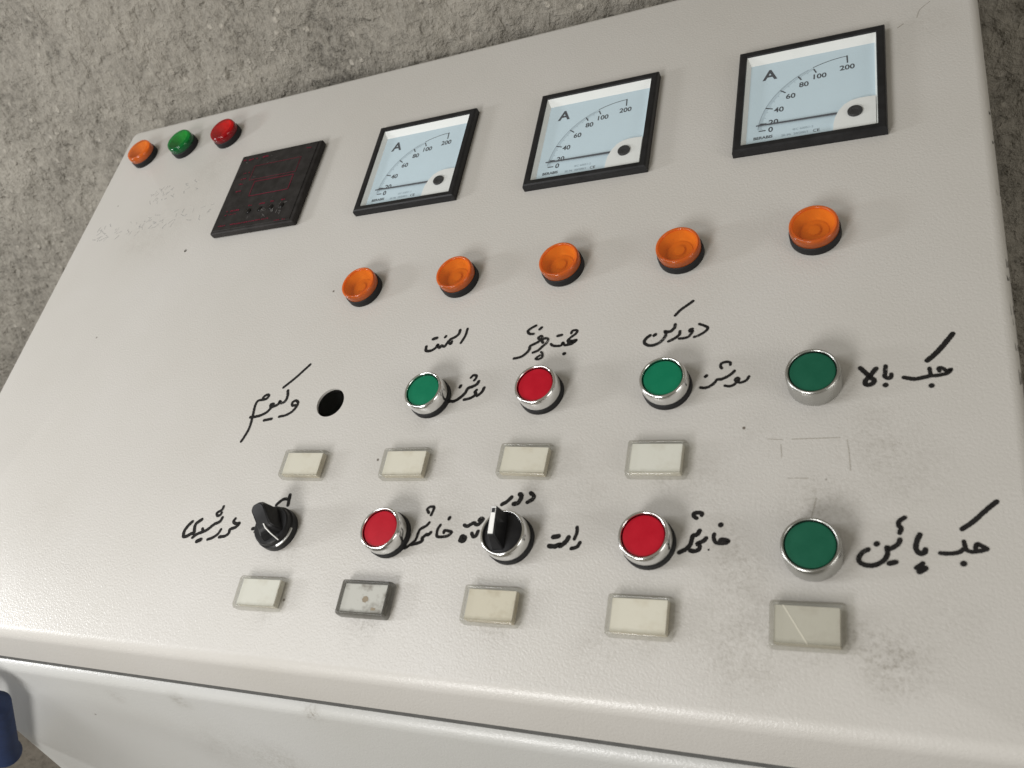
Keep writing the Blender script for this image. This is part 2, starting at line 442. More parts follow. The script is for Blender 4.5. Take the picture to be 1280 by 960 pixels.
# pen strokes: (width, centre line) in lid millimetres
HANDWRITING = {
    'vacuum': [
        (2.35, [(-148.5,-81.5),(-139.5,-73.2),(-129.9,-62.6)]),
        (2.52, [(-143.1,-84.5),(-141.6,-89.3),(-142.3,-93.6),(-145.2,-95.0),(-147.6,-93.3),(-147.6,-95.7),(-151.2,-97.5),(-153.5,-98.5),(-156.4,-102.3),(-161.6,-104.8),(-168.6,-106.1),(-170.9,-106.0)]),
        (2.33, [(-152.5,-95.5),(-155.0,-95.7),(-154.2,-97.9),(-151.9,-97.0)]),
        (2.35, [(-164.8,-91.4),(-164.8,-89.0),(-162.0,-87.2),(-160.0,-88.2),(-161.4,-90.7),(-165.2,-91.4),(-169.3,-92.4),(-170.1,-97.1),(-168.8,-105.7),(-168.0,-115.0),(-169.6,-121.8),(-171.3,-126.3)]),
        (2.27, [(-131.3,-97.5),(-133.8,-97.6),(-134.8,-95.1),(-132.3,-93.6),(-129.6,-95.1),(-129.4,-97.6),(-130.9,-101.0),(-133.3,-103.6),(-137.6,-105.7),(-142.9,-106.6)]),
        (2.48, [(-156.2,-109.2),(-149.6,-108.3)]),
    ],
    'element': [
        (2.09, [(0.7,-42.3),(0.3,-47.8),(-2.0,-53.7)]),
        (2.29, [(-5.1,-42.8),(-5.3,-45.8),(-7.6,-48.3),(-10.9,-49.9),(-12.6,-52.0),(-14.7,-55.7),(-17.2,-54.7),(-18.6,-56.5),(-20.8,-53.7),(-21.3,-55.9),(-24.9,-58.3),(-29.1,-58.0),(-29.8,-54.5)]),
        (2.10, [(-12.5,-52.4),(-10.0,-53.9),(-9.6,-51.9)]),
        (2.13, [(-16.0,-47.9),(-15.5,-47.1)]),
        (2.50, [(-25.6,-48.7),(-22.7,-48.0)]),
    ],
    'on_a': [
        (2.25, [(24.4,-90.8),(23.1,-94.3),(20.4,-96.8)]),
        (2.26, [(19.0,-92.4),(17.9,-94.0),(19.2,-95.1),(18.4,-96.5),(15.4,-98.4),(11.1,-99.3)]),
        (2.44, [(19.2,-85.8),(18.0,-88.1),(14.8,-89.7),(12.0,-90.9),(10.7,-94.4),(7.6,-97.7),(4.0,-100.0),(0.5,-100.2)]),
        (1.97, [(12.5,-82.5),(13.9,-80.9),(16.4,-81.2),(16.5,-83.1),(15.5,-84.8)]),
        (2.31, [(5.7,-89.6),(6.2,-88.4)]),
    ],
    'jet': [
        (1.93, [(80.4,-52.9),(80.8,-51.2),(83.0,-50.8),(84.4,-51.5),(83.4,-53.8),(80.7,-56.0),(78.7,-58.5),(80.7,-59.2),(84.8,-58.5),(82.3,-61.0),(78.5,-61.9),(76.7,-61.5),(75.5,-59.7),(74.6,-61.8),(72.0,-62.1),(68.8,-61.6),(67.0,-60.2)]),
        (2.67, [(79.2,-59.0),(82.6,-59.6),(79.7,-60.7)]),
        (2.17, [(70.9,-54.3),(73.7,-53.8)]),
        (2.54, [(77.6,-68.5),(78.0,-68.4)]),
        (1.97, [(61.2,-58.8),(60.2,-57.2),(61.5,-55.6),(63.9,-55.7),(64.5,-57.3),(63.2,-59.9),(60.9,-62.1),(58.6,-64.6),(55.2,-66.0)]),
        (1.87, [(57.4,-55.4),(57.2,-54.3),(58.9,-53.3),(60.0,-54.5),(59.3,-55.9),(57.7,-55.4)]),
        (1.98, [(59.3,-55.9),(57.4,-58.0),(54.1,-59.7),(52.1,-61.0),(52.1,-63.4),(49.9,-66.6),(46.7,-68.8),(42.0,-69.7)]),
        (1.62, [(61.1,-66.0),(62.2,-67.3),(62.5,-70.0),(60.3,-71.5),(58.0,-71.1),(59.1,-69.7),(60.7,-68.6)]),
        (1.91, [(53.7,-44.7),(50.7,-46.3),(48.4,-48.5),(50.0,-50.9),(53.0,-51.3)]),
        (2.01, [(58.1,-46.6),(56.9,-48.0)]),
    ],
    'cutter': [
        (2.00, [(159.2,-36.0),(156.8,-38.0),(152.0,-41.8),(148.7,-45.8)]),
        (1.83, [(164.4,-53.6),(167.4,-55.1),(169.7,-56.7),(168.8,-59.0),(165.6,-61.4),(161.9,-62.8)]),
        (1.85, [(160.5,-56.9),(158.8,-57.2),(158.9,-58.6),(160.6,-58.1),(160.1,-59.8),(158.4,-62.2),(155.8,-63.1),(152.7,-63.2)]),
        (1.96, [(152.8,-57.9),(152.5,-60.3),(149.9,-62.8),(146.2,-64.7)]),
        (2.09, [(149.3,-52.6),(149.1,-55.0),(147.1,-57.3),(144.8,-57.6),(143.1,-57.0),(144.0,-58.7),(143.6,-61.4),(141.1,-64.8),(137.7,-66.6),(134.2,-66.8),(131.4,-65.2),(130.8,-63.3),(132.2,-60.9),(134.1,-59.3)]),
        (2.20, [(136.6,-59.7),(137.4,-58.9)]),
    ],
    'on_b': [
        (1.70, [(195.9,-92.5),(194.3,-95.0),(191.1,-96.4),(190.1,-95.5)]),
        (1.78, [(189.0,-95.7),(188.1,-94.3),(189.3,-93.1),(190.3,-93.8),(189.3,-95.7),(187.4,-97.6),(185.1,-98.4),(182.5,-97.9)]),
        (1.88, [(187.4,-88.3),(185.8,-90.2),(183.1,-92.1),(180.3,-93.4),(177.7,-93.6),(176.4,-95.7),(173.6,-97.9),(170.8,-98.8),(168.4,-98.4)]),
        (1.75, [(180.0,-86.1),(179.1,-84.4),(179.9,-82.5),(182.8,-81.9),(184.7,-82.6),(184.8,-84.0)]),
        (2.13, [(170.8,-91.2),(171.4,-90.6)]),
    ],
    'jack_up': [
        (2.86, [(300.7,-72.6),(296.4,-78.7),(292.0,-84.3),(287.8,-88.3)]),
        (2.15, [(293.3,-95.1),(293.0,-93.4),(294.8,-93.4),(296.7,-95.1),(298.7,-94.3),(297.1,-96.4),(293.4,-97.5),(289.7,-97.6),(289.0,-95.9),(288.7,-93.1)]),
        (2.39, [(289.7,-97.6),(286.0,-98.4),(281.4,-99.2),(276.3,-98.0)]),
        (2.89, [(289.1,-103.7),(289.3,-103.6)]),
        (2.34, [(267.6,-90.4),(267.3,-94.6),(267.1,-96.7),(268.3,-97.9),(270.0,-97.6),(270.3,-95.7)]),
        (2.88, [(267.2,-102.2),(267.5,-102.1)]),
        (2.60, [(255.0,-90.8),(257.6,-94.0),(259.7,-96.8),(261.9,-99.1),(260.5,-101.2),(257.9,-101.5),(257.5,-98.9),(259.7,-96.3),(261.5,-93.7),(262.9,-91.7)]),
    ],
    'sunlight': [
        (2.46, [(-150.9,-186.6),(-151.8,-188.7),(-148.9,-190.2),(-145.8,-189.8),(-147.8,-192.6),(-152.5,-194.6),(-152.3,-197.1),(-154.9,-199.4),(-159.9,-200.3)]),
        (2.29, [(-160.7,-194.8),(-162.0,-198.1),(-165.4,-200.8),(-169.8,-202.4)]),
        (2.51, [(-163.2,-186.1),(-164.2,-189.0),(-168.8,-191.3),(-172.1,-194.4),(-175.8,-196.7),(-181.0,-198.7),(-184.5,-201.4)]),
        (2.33, [(-178.1,-194.7),(-176.4,-196.9)]),
        (2.75, [(-181.8,-187.9),(-185.9,-191.4),(-185.6,-195.1),(-184.7,-198.1),(-187.2,-198.9),(-191.0,-200.9),(-193.6,-200.6),(-194.4,-196.9),(-192.6,-192.7),(-190.1,-189.8)]),
        (2.14, [(-165.7,-177.7),(-166.2,-180.4),(-169.7,-182.7),(-168.4,-184.8),(-165.9,-184.1),(-165.4,-182.6)]),
        (3.08, [(-179.1,-204.2),(-176.0,-202.8)]),
    ],
    'knob_mark': [
        (2.77, [(-109.4,-168.4),(-108.9,-171.7),(-108.4,-175.8)]),
        (2.37, [(-109.1,-171.4),(-113.8,-171.7),(-116.9,-174.0),(-118.5,-176.0)]),
        (2.77, [(-132.4,-193.5),(-129.9,-192.9)]),
        (2.34, [(-129.5,-195.6),(-128.5,-195.6)]),
    ],
    'off_a': [
        (2.02, [(6.6,-185.7),(4.9,-187.9),(1.2,-190.2),(0.3,-193.0),(-0.3,-196.9),(-2.8,-199.8),(-6.6,-202.8)]),
        (2.24, [(9.3,-192.0),(7.8,-193.7),(6.4,-193.5),(4.7,-195.2),(3.9,-195.9),(4.7,-197.4),(2.9,-198.7),(-0.1,-199.7),(-2.6,-200.3)]),
        (1.98, [(14.9,-187.1),(13.7,-189.7),(13.8,-193.5),(15.2,-194.7),(19.4,-194.5),(21.8,-193.7),(23.8,-191.6),(21.1,-190.7),(18.4,-190.6),(18.5,-192.0)]),
        (2.23, [(19.9,-183.1),(20.3,-182.1)]),
        (1.81, [(4.6,-179.4),(2.9,-177.1),(4.4,-175.4),(7.3,-175.4),(7.4,-177.5),(6.6,-180.9)]),
    ],
    'left': [
        (2.41, [(31.5,-186.7),(33.8,-187.3),(37.9,-185.1),(39.2,-186.1),(41.2,-185.8),(43.5,-182.7),(41.7,-182.2),(40.9,-183.4)]),
        (3.30, [(31.0,-196.3),(31.8,-194.1),(33.8,-195.0),(32.8,-196.7),(31.3,-196.3)]),
        (2.38, [(37.7,-191.8),(39.1,-193.7),(40.8,-193.4),(41.7,-190.4)]),
    ],
    'speed': [
        (2.57, [(59.7,-168.2),(57.5,-170.8),(54.1,-173.1)]),
        (2.97, [(64.7,-166.3),(66.0,-167.0),(65.8,-169.5),(64.6,-171.9),(61.9,-172.6)]),
        (2.66, [(71.8,-165.4),(74.3,-167.6),(73.4,-169.7),(70.7,-171.4)]),
    ],
    'right': [
        (2.22, [(104.5,-186.2),(104.9,-189.2),(103.9,-193.2)]),
        (2.32, [(107.6,-195.2),(106.2,-197.8),(102.9,-198.9)]),
        (2.88, [(100.3,-192.3),(99.0,-195.0),(95.9,-197.6),(95.2,-196.8),(92.6,-198.0),(89.2,-197.9)]),
        (2.91, [(90.8,-192.5),(94.1,-191.8)]),
    ],
    'off_b': [
        (2.53, [(174.5,-186.2),(173.2,-188.5),(171.2,-189.2),(170.6,-191.5),(170.0,-194.3),(167.8,-196.8),(164.4,-198.8)]),
        (2.43, [(178.2,-190.3),(176.8,-192.0),(173.7,-193.5),(175.0,-194.5),(174.8,-196.6),(172.6,-197.7),(170.2,-197.4)]),
        (2.17, [(182.3,-188.0),(182.1,-189.8),(183.0,-192.0),(184.1,-192.8),(188.3,-192.7),(190.0,-191.6),(188.2,-190.8),(185.9,-190.8),(185.5,-191.7)]),
        (2.91, [(185.3,-182.8),(185.5,-182.7)]),
        (1.01, [(179.9,-196.7),(180.0,-196.6)]),
        (2.26, [(172.3,-179.3),(170.7,-178.1),(170.5,-176.7),(172.9,-176.1),(174.9,-176.3),(174.9,-177.5)]),
    ],
    'jack_down': [
        (2.38, [(313.8,-167.8),(308.8,-172.5),(303.2,-178.2),(298.4,-182.0)]),
        (2.19, [(308.1,-191.3),(305.5,-189.7),(304.0,-189.2),(303.4,-191.5)]),
        (2.07, [(308.0,-191.6),(304.8,-192.6),(301.7,-193.0),(299.5,-191.9),(298.8,-188.1)]),
        (2.09, [(298.8,-191.6),(296.1,-193.6),(291.9,-194.3),(288.6,-194.2)]),
        (2.83, [(297.9,-199.0),(298.2,-198.8)]),
        (2.55, [(280.3,-185.3),(278.8,-188.9),(278.4,-192.7),(279.7,-194.5),(281.8,-194.4),(282.4,-192.7)]),
        (2.24, [(281.0,-199.5),(278.1,-201.9)]),
        (2.89, [(279.4,-203.6),(281.9,-201.9)]),
        (2.21, [(274.0,-176.8),(271.5,-178.7),(271.2,-180.9),(272.3,-182.2),(271.5,-184.8)]),
        (2.33, [(271.5,-188.1),(270.6,-190.5),(267.3,-192.8),(265.7,-192.2),(265.8,-195.7),(263.8,-199.2),(259.3,-201.6),(254.9,-201.2),(252.9,-199.1),(254.4,-195.5),(257.3,-193.6)]),
        (2.77, [(261.0,-190.8),(261.3,-190.6)]),
        (2.43, [(266.4,-200.3),(269.4,-199.5)]),
    ],
    'outline': [
        (0.51, [(220.4,-133.0),(232.6,-132.8),(244.6,-132.6)]),
        (0.41, [(214.7,-136.2),(215.3,-143.8)]),
        (0.49, [(248.1,-134.1),(248.9,-141.0),(249.6,-151.5)]),
        (0.35, [(218.9,-155.9),(228.9,-155.9)]),
        (0.31, [(207.9,-132.7),(215.4,-133.4)]),
    ],
    'scratch': [
        (0.72, [(285.2,177.1),(281.7,174.3)]),
        (0.58, [(293.6,180.6),(295.9,187.9),(302.0,193.8)]),
        (0.62, [(233.0,-167.1),(231.5,-174.5),(230.8,-178.0)]),
    ],
}

# ---------------------------------------------------------------- mesh helpers (all lid coordinates are millimetres)
def link(name, mesh, mat, parent=None, loc=(0, 0, 0), rotz=0.0):
    o = bpy.data.objects.new(name, mesh)
    scene.collection.objects.link(o)
    if mat is not None and mesh is not None and not mesh.materials:
        mesh.materials.append(mat)
    o.location = [c * MM for c in loc]
    o.rotation_euler[2] = rotz
    if parent is not None:
        o.parent = parent
    return o


def finish(bm, name, smooth_deg=35, recalc=True):
    if recalc:
        bmesh.ops.recalc_face_normals(bm, faces=bm.faces)
    me = bpy.data.meshes.new(name)
    bm.to_mesh(me)
    bm.free()
    me.transform(Matrix.Scale(MM, 4))
    for p in me.polygons:
        p.use_smooth = True
    try:
        me.set_sharp_from_angle(angle=math.radians(smooth_deg))
    except Exception:
        pass
    return me


def lathe(profile, n=64, close_top=True, close_bottom=False):
    """Revolve (radius, height) pairs round z."""
    bm = bmesh.new()
    rings = []
    for r, z in profile:
        if r < 1e-6:
            rings.append([bm.verts.new((0, 0, z))])
        else:
            rings.append([bm.verts.new((r * math.cos(2 * math.pi * i / n), r * math.sin(2 * math.pi * i / n), z)) for i in range(n)])
    for a, b in zip(rings, rings[1:]):
        for i in range(n):
            j = (i + 1) % n
            if len(a) == 1:
                bm.faces.new((a[0], b[i], b[j]))
            elif len(b) == 1:
                bm.faces.new((a[i], a[j], b[0]))
            else:
                bm.faces.new((a[i], a[j], b[j], b[i]))
    return bm


def box_bm(x0, x1, y0, y1, z0, z1, bevel=0.0, seg=2):
    bm = bmesh.new()
    bmesh.ops.create_cube(bm, size=1.0)
    for v in bm.verts:
        v.co = Vector((x0 + (v.co.x + .5) * (x1 - x0), y0 + (v.co.y + .5) * (y1 - y0), z0 + (v.co.z + .5) * (z1 - z0)))
    if bevel:
        bmesh.ops.bevel(bm, geom=bm.edges[:], offset=bevel, segments=seg, affect='EDGES', profile=0.5)
    return bm


def smooth_path(pts, step=0.5):
    """Catmull-Rom through the points."""
    if len(pts) < 3:
        return [Vector((p[0], p[1])) for p in pts]
    P = [Vector((p[0], p[1])) for p in pts]
    P = [P[0] * 2 - P[1]] + P + [P[-1] * 2 - P[-2]]
    out = []
    for i in range(1, len(P) - 2):
        a, b, c, d = P[i - 1:i + 3]
        n = max(2, int((c - b).length / step))
        for k in range(n):
            t = k / n
            out.append(0.5 * ((2 * b) + (c - a) * t + (2 * a - 5 * b + 4 * c - d) * t * t + (3 * b - a - 3 * c + d) * t ** 3))
    out.append(P[-2])
    return out


def add_ribbon(bm, pts, width, z, jitter=0.0, caps=True, rnd=random):
    """A flat pen stroke with round ends and slightly uneven edges."""
    path = smooth_path(pts)
    h = width / 2
    rows = []
    for i, p in enumerate(path):
        a = path[max(0, i - 1)]
        b = path[min(len(path) - 1, i + 1)]
        t = (b - a)
        t = t.normalized() if t.length > 1e-6 else Vector((1, 0))
        nrm = Vector((-t.y, t.x))
        w1 = h * (1 + rnd.uniform(-jitter, jitter))
        w2 = h * (1 + rnd.uniform(-jitter, jitter))
        rows.append((bm.verts.new((p.x + nrm.x * w1, p.y + nrm.y * w1, z)), bm.verts.new((p.x - nrm.x * w2, p.y - nrm.y * w2, z))))
    for (a, b), (c, d) in zip(rows, rows[1:]):
        try:
            bm.faces.new((a, b, d, c))
        except ValueError:
            pass
    if caps:
        for k, p in enumerate((path[0], path[-1])):
            zz = z + 0.012 * (k + 1)
            bm.faces.new([bm.verts.new((p.x + h * 0.97 * math.cos(q * math.pi / 6), p.y + h * 0.97 * math.sin(q * math.pi / 6), zz)) for q in range(12)])


_text_cache = {}


def text_geometry(body, size, bold=0.0):
    key = (body, size, bold)
    if key not in _text_cache:
        cu = bpy.data.curves.new('lettering', 'FONT')
        cu.body = body
        cu.size = size
        cu.offset = bold
        cu.align_x = 'CENTER'
        cu.align_y = 'CENTER'
        cu.resolution_u = 3
        o = bpy.data.objects.new('lettering', cu)
        scene.collection.objects.link(o)
        dg = bpy.context.evaluated_depsgraph_get()
        me = o.evaluated_get(dg).to_mesh()
        data = ([v.co.copy() for v in me.vertices], [tuple(p.vertices) for p in me.polygons])
        o.evaluated_get(dg).to_mesh_clear()
        bpy.data.objects.remove(o)
        bpy.data.curves.remove(cu)
        _text_cache[key] = data
    return _text_cache[key]


def add_text(bm, body, x, y, z, size, bold=0.0, sx=1.0, rot=0.0):
    vs, fs = text_geometry(body, size, bold)
    c, s = math.cos(rot), math.sin(rot)
    new = [bm.verts.new((x + (v.x * sx) * c - v.y * s, y + (v.x * sx) * s + v.y * c, z)) for v in vs]
    for f in fs:
        try:
            bm.faces.new([new[i] for i in f])
        except ValueError:
            pass


def empty(name, parent=None, loc=(0, 0, 0), rotz=0.0):
    o = link(name, None, None, parent, loc, rotz)
    o.empty_display_size = 0.01
    return o


# ---------------------------------------------------------------- the setting: cement wall behind, floor below
def build_wall():
    x0, x1, z0, z1, step = -2.6, 1.1, 0.0, 1.25, 0.0045
    y = 0.300
    nx, nz = int((x1 - x0) / step), int((z1 - z0) / step)
    verts, faces = [], []
    for j in range(nz + 1):
        for i in range(nx + 1):
            px, pz = x0 + i * step, z0 + j * step
            p = Vector((px, 0, pz))
            d = 0.012 * noise.noise(p * 5.0) + 0.005 * noise.noise(p * 17.0 + Vector((3, 1, 7))) + 0.0030 * noise.noise(p * 48.0) + 0.0026 * noise.noise(p * 100.0)
            k = noise.noise(p * 105.0 + Vector((9, 2, 4)))
            if k > 0.34:
                d -= (k - 0.34) * 0.012           # pits
            verts.append((px, y - d, pz))
    for j in range(nz):
        for i in range(nx):
            a = j * (nx + 1) + i
            faces.append((a, a + 1, a + nx + 2, a + nx + 1))
    # solid top, ends and back
    n0 = len(verts)
    for i in range(nx + 1):
        verts.append((x0 + i * step, y + 0.2, z1))
        verts.append((x0 + i * step, y + 0.2, z0))
    for i in range(nx):
        a = nz * (nx + 1) + i
        faces.append((a, a + 1, n0 + 2 * i + 2, n0 + 2 * i))
        faces.append((n0 + 2 * i, n0 + 2 * i + 2, n0 + 2 * i + 3, n0 + 2 * i + 1))
    faces.append([j * (nx + 1) for j in range(nz + 1)] + [n0, n0 + 1])
    faces.append([j * (nx + 1) + nx for j in range(nz + 1)][::-1] + [n0 + 2 * nx + 1, n0 + 2 * nx])
    me = bpy.data.meshes.new('wall')
    me.from_pydata(verts, [], faces)
    for p in me.polygons:
        p.use_smooth = True
    o = link('wall', me, MAT['wall'])
    o['kind'] = 'structure'
    o['label'] = 'rough grey cement wall behind the control desk'
    return o


build_wall()
bm = bmesh.new()
bm.faces.new([bm.verts.new(c) for c in ((-9000, -6000, 0), (5000, -6000, 0), (5000, 330, 0), (-9000, 330, 0))])
ground = link('ground', finish(bm, 'ground'), MAT['ground'])
ground['kind'] = 'structure'
ground['label'] = 'grey brown cement floor under the desk'

# ---------------------------------------------------------------- the control desk
desk = bpy.data.objects.new('control_desk', None)
scene.collection.objects.link(desk)
desk.matrix_world = PANEL
desk.empty_display_size = 0.1
desk['label'] = 'beige metal control desk with meters, lamps, push buttons and black handwriting'
desk['category'] = 'control desk'

X0, X1, Y0, Y1 = -496.0, 330.5, -281.0, 266.0
SHEAR = math.tan(math.radians(20.8))


def rounded_outline(x0, x1, y0, y1, r, n=8):
    pts = []
    for cx, cy, a0 in ((x1 - r, y1 - r, 0), (x0 + r, y1 - r, 90), (x0 + r, y0 + r, 180), (x1 - r, y0 + r, 270)):
        for k in range(n + 1):
            a = math.radians(a0 + 90 * k / n)
            pts.append((cx + r * math.cos(a), cy + r * math.sin(a)))
    return pts


def build_lid():
    bm = bmesh.new()
    edge_r, lip = 6.5, 24.5
    rings = []
    steps = [(0.0, 0.0)] + [(edge_r * math.sin(math.radians(a)), -edge_r * (1 - math.cos(math.radians(a)))) for a in (15, 30, 45, 60, 75, 90)]
    steps += [(edge_r, -edge_r - lip), (edge_r - 1.5, -edge_r - lip - 0.2), (edge_r - 14, -edge_r - lip)]
    for off, z in steps:
        ring = []
        for (x, y) in rounded_outline(X0 + edge_r - off, X1 - edge_r + off, Y0 + edge_r - off, Y1 - edge_r + off, max(1.5, 4.0 + off)):
            yy = y
            if y < Y0 + 40:
                yy = y + SHEAR * z
            ring.append(bm.verts.new((x, yy, z)))
        rings.append(ring)
    n = len(rings[0])
    for a, b in zip(rings, rings[1:]):
        for i in range(n):
            j = (i + 1) % n
            bm.faces.new((a[i], b[i], b[j], a[j]))
    top_edges = [bm.edges.get((rings[0][i], rings[0][(i + 1) % n])) for i in range(n)]
    hole_edges = []
    for (hx, hy, hr, m) in ((-99.7, -96.5, 11.6, 40), (-324.1, 74.0, 1.9, 14)):
        top = [bm.verts.new((hx + hr * math.cos(2 * math.pi * k / m), hy + hr * math.sin(2 * math.pi * k / m), 0)) for k in range(m)]
        bot = [bm.verts.new((v.co.x, v.co.y, -2.0)) for v in top]
        for k in range(m):
            kk = (k + 1) % m
            hole_edges.append(bm.edges.new((top[k], top[kk])))
            bm.faces.new((top[k], top[kk], bot[kk], bot[k]))
    bmesh.ops.triangle_fill(bm, use_beauty=True, use_dissolve=False, edges=top_edges + hole_edges)
    bmesh.ops.recalc_face_normals(bm, faces=bm.faces)
    return finish(bm, 'lid', 50)


lid = link('lid', build_lid(), MAT['coat'], desk)
lid['label'] = 'sloping beige lid with leather grain powder coat'

DY, DZ = -math.sin(TILT), -math.cos(TILT)          # straight down, in lid coordinates


def build_body():
    """Sheet metal box under the lid: set back under the lip, then swelling out to the plain front."""
    bm = bmesh.new()
    fy, fz = -292.6, -31.5                     # bottom edge of the lid's lip
    by, bz = 258.0, -34.0
    fl = LID_HEIGHT * 1000 + fy * math.sin(TILT) + fz * math.cos(TILT) - 1
    bl = LID_HEIGHT * 1000 + by * math.sin(TILT) + bz * math.cos(TILT) - 1
    iy, iz = math.cos(TILT), -math.sin(TILT)   # level, towards the wall
    levels = [(14.0, 26.0), (13.6, 9.0), (14.2, 6.4), (15.3, 4.2), (16.8, 2.3), (18.8, 0.8), (21.0, -0.1), (23.5, -0.5), (fl, -0.5)]
    plan = [(X0 + 2 + 11 * (1 - math.cos(math.radians(a))), 11 * (1 - math.sin(math.radians(a)))) for a in (0, 22, 45, 68, 90)]
    plan += [(X0 + X1 - x, s) for x, s in plan[::-1]]
    rings = []
    for d, rec in levels:
        ring = []
        k = (d + 16) / (fl + 16)
        d2 = -10 + k * (bl + 10)
        back_l = (X0 + 2, by + DY * d2, bz + DZ * d2)
        back_r = (X1 - 2, by + DY * d2, bz + DZ * d2)
        ring.append(bm.verts.new(back_l))
        for x, s in plan:
            r = rec + s
            ring.append(bm.verts.new((x, fy + DY * d + iy * r, fz + DZ * d + iz * r)))
        ring.append(bm.verts.new(back_r))
        rings.append(ring)
    n = len(rings[0])
    for A, B in zip(rings, rings[1:]):
        for i in range(n):
            j = (i + 1) % n
            bm.faces.new((A[i], A[j], B[j], B[i]))
    return finish(bm, 'body', 40)


body = link('body', build_body(), MAT['coat_body'], desk)


def build_shade_strip():  # dark strip added so the seam under the lid reads as shaded
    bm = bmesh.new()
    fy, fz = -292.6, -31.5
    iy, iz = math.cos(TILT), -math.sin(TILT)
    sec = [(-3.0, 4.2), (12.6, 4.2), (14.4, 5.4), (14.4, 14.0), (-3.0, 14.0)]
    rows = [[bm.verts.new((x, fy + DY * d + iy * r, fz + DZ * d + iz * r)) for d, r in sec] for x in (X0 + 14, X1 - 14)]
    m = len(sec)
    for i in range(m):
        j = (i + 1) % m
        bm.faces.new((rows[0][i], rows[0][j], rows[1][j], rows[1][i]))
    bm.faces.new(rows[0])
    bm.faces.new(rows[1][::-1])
    return finish(bm, 'shade_strip', 30)


shade_strip = link('shade_strip', build_shade_strip(), MAT['shade_strip'], desk)
shade_strip['label'] = 'added dark strip standing in for shade in the seam under the lid'
body['label'] = 'pale grey front and sides of the desk below the lid'

COL = (-100.5, -15.5, 66.5, 148.3, 231.5)

# ---------------------------------------------------------------- push buttons
me_collar = finish(lathe([(0, 0.0), (14.9, 0.0), (14.9, 3.6), (14.3, 4.2), (13.0, 4.2)]), 'collar')
me_bezel = finish(lathe([(13.4, 4.0), (14.2, 4.1), (14.4, 4.8), (14.3, 10.2), (14.1, 12.0), (13.7, 13.0), (13.2, 13.5), (12.7, 13.55), (12.3, 13.3), (12.1, 12.8), (12.1, 10.0)]), 'bezel', 60)
me_bezel_low = finish(lathe([(14.0, 0.0), (14.6, 0.1), (14.6, 8.8), (14.4, 11.4), (14.0, 12.7), (13.5, 13.2), (13.0, 13.2), (12.6, 12.9), (12.5, 12.4), (12.5, 10.0)]), 'bezel', 60)
me_cap = finish(lathe([(11.75, 8.0), (11.7, 11.7), (11.45, 12.05), (11.0, 12.15), (10.6, 12.17), (0, 12.2)]), 'cap', 40)
me_sleeve = finish(lathe([(0, 9.9), (12.8, 9.9), (12.8, 10.3), (11.0, 10.3)], 40), 'inner_sleeve', 40)


def own(mesh):
    return mesh.copy()


def push_button(x, y, color, label, satin=False):
    e = empty('push_button', desk, (x, y, 0), random.uniform(0, 6))
    e['label'] = label
    c = link('cap', own(me_cap), MAT[color], e)
    if satin:
        c.scale = (1.035, 1.035, 1.0)
    link('inner_sleeve', own(me_sleeve), MAT['rubber'], e)
    if satin:
        link('bezel', own(me_bezel_low), MAT['satin'], e)
    else:
        link('bezel', own(me_bezel), MAT['chrome'], e)
        link('collar', own(me_collar), MAT['rubber'], e)
    return e


push_button(-14.4, -97.5, 'green', 'green push button in chrome ring beneath the five-letter handwritten word')
push_button(67.5, -97.7, 'red', 'red push button in chrome ring beneath a two-word scribble')
push_button(148.8, -97.6, 'green', 'green push button in chrome ring beneath a word with a long slash')
push_button(231.8, -98.6, 'green_worn', 'dull green push button in satin ring above the empty plate outline', True)
push_button(-19.6, -194.9, 'red', 'red push button between the two black selector knobs')
push_button(147.7, -194.3, 'red', 'red push button between the chrome selector and a green button')
push_button(232.0, -196.4, 'green_worn', 'dull green push button in satin ring above the creased card', True)

# ---------------------------------------------------------------- indicator lamps
me_lamp_base = finish(lathe([(0, 0.0), (15.0, 0.0), (15.1, 0.6), (15.0, 5.2), (14.5, 5.8), (13.2, 5.8)]), 'base')
me_rim = finish(lathe([(14.2, 5.6), (14.4, 6.0), (14.35, 10.4), (14.1, 11.4), (13.5, 11.9), (12.7, 11.9), (12.2, 11.6), (12.1, 10.8)]), 'lens_rim', 60)
me_lens = finish(lathe([(12.15, 11.3), (11.0, 11.15), (6.0, 11.1), (0, 11.1)]), 'lens', 60)
me_rim_tall = finish(lathe([(14.2, 5.6), (14.5, 6.0), (14.3, 9.8), (14.0, 11.4), (13.4, 12.5), (12.6, 12.9), (12.0, 12.9)]), 'lens_rim', 60)
me_lens_tall = finish(lathe([(12.0, 12.9), (6.0, 13.1), (0, 13.1)]), 'lens', 60)
me_well = finish(lathe([(13.2, 10.6), (12.6, 9.6), (10.4, 4.2), (9.4, 3.4), (8.6, 3.4), (8.2, 4.0), (4.0, 4.2), (3.4, 5.6), (0, 6.0)]), 'diffuser', 40)


def indicator_lamp(x, y, color, label, tall=False):
    e = empty('indicator_lamp', desk, (x, y, 0), random.uniform(0, 6))
    e['label'] = label
    link('base', own(me_lamp_base), MAT['rubber'], e)
    link('diffuser', own(me_well), MAT['well_' + color], e)
    link('lens', own(me_lens_tall if tall else me_lens), MAT['lens_' + color], e)
    link('lens_rim', own(me_rim_tall if tall else me_rim), MAT['rim_' + color], e)
    return e


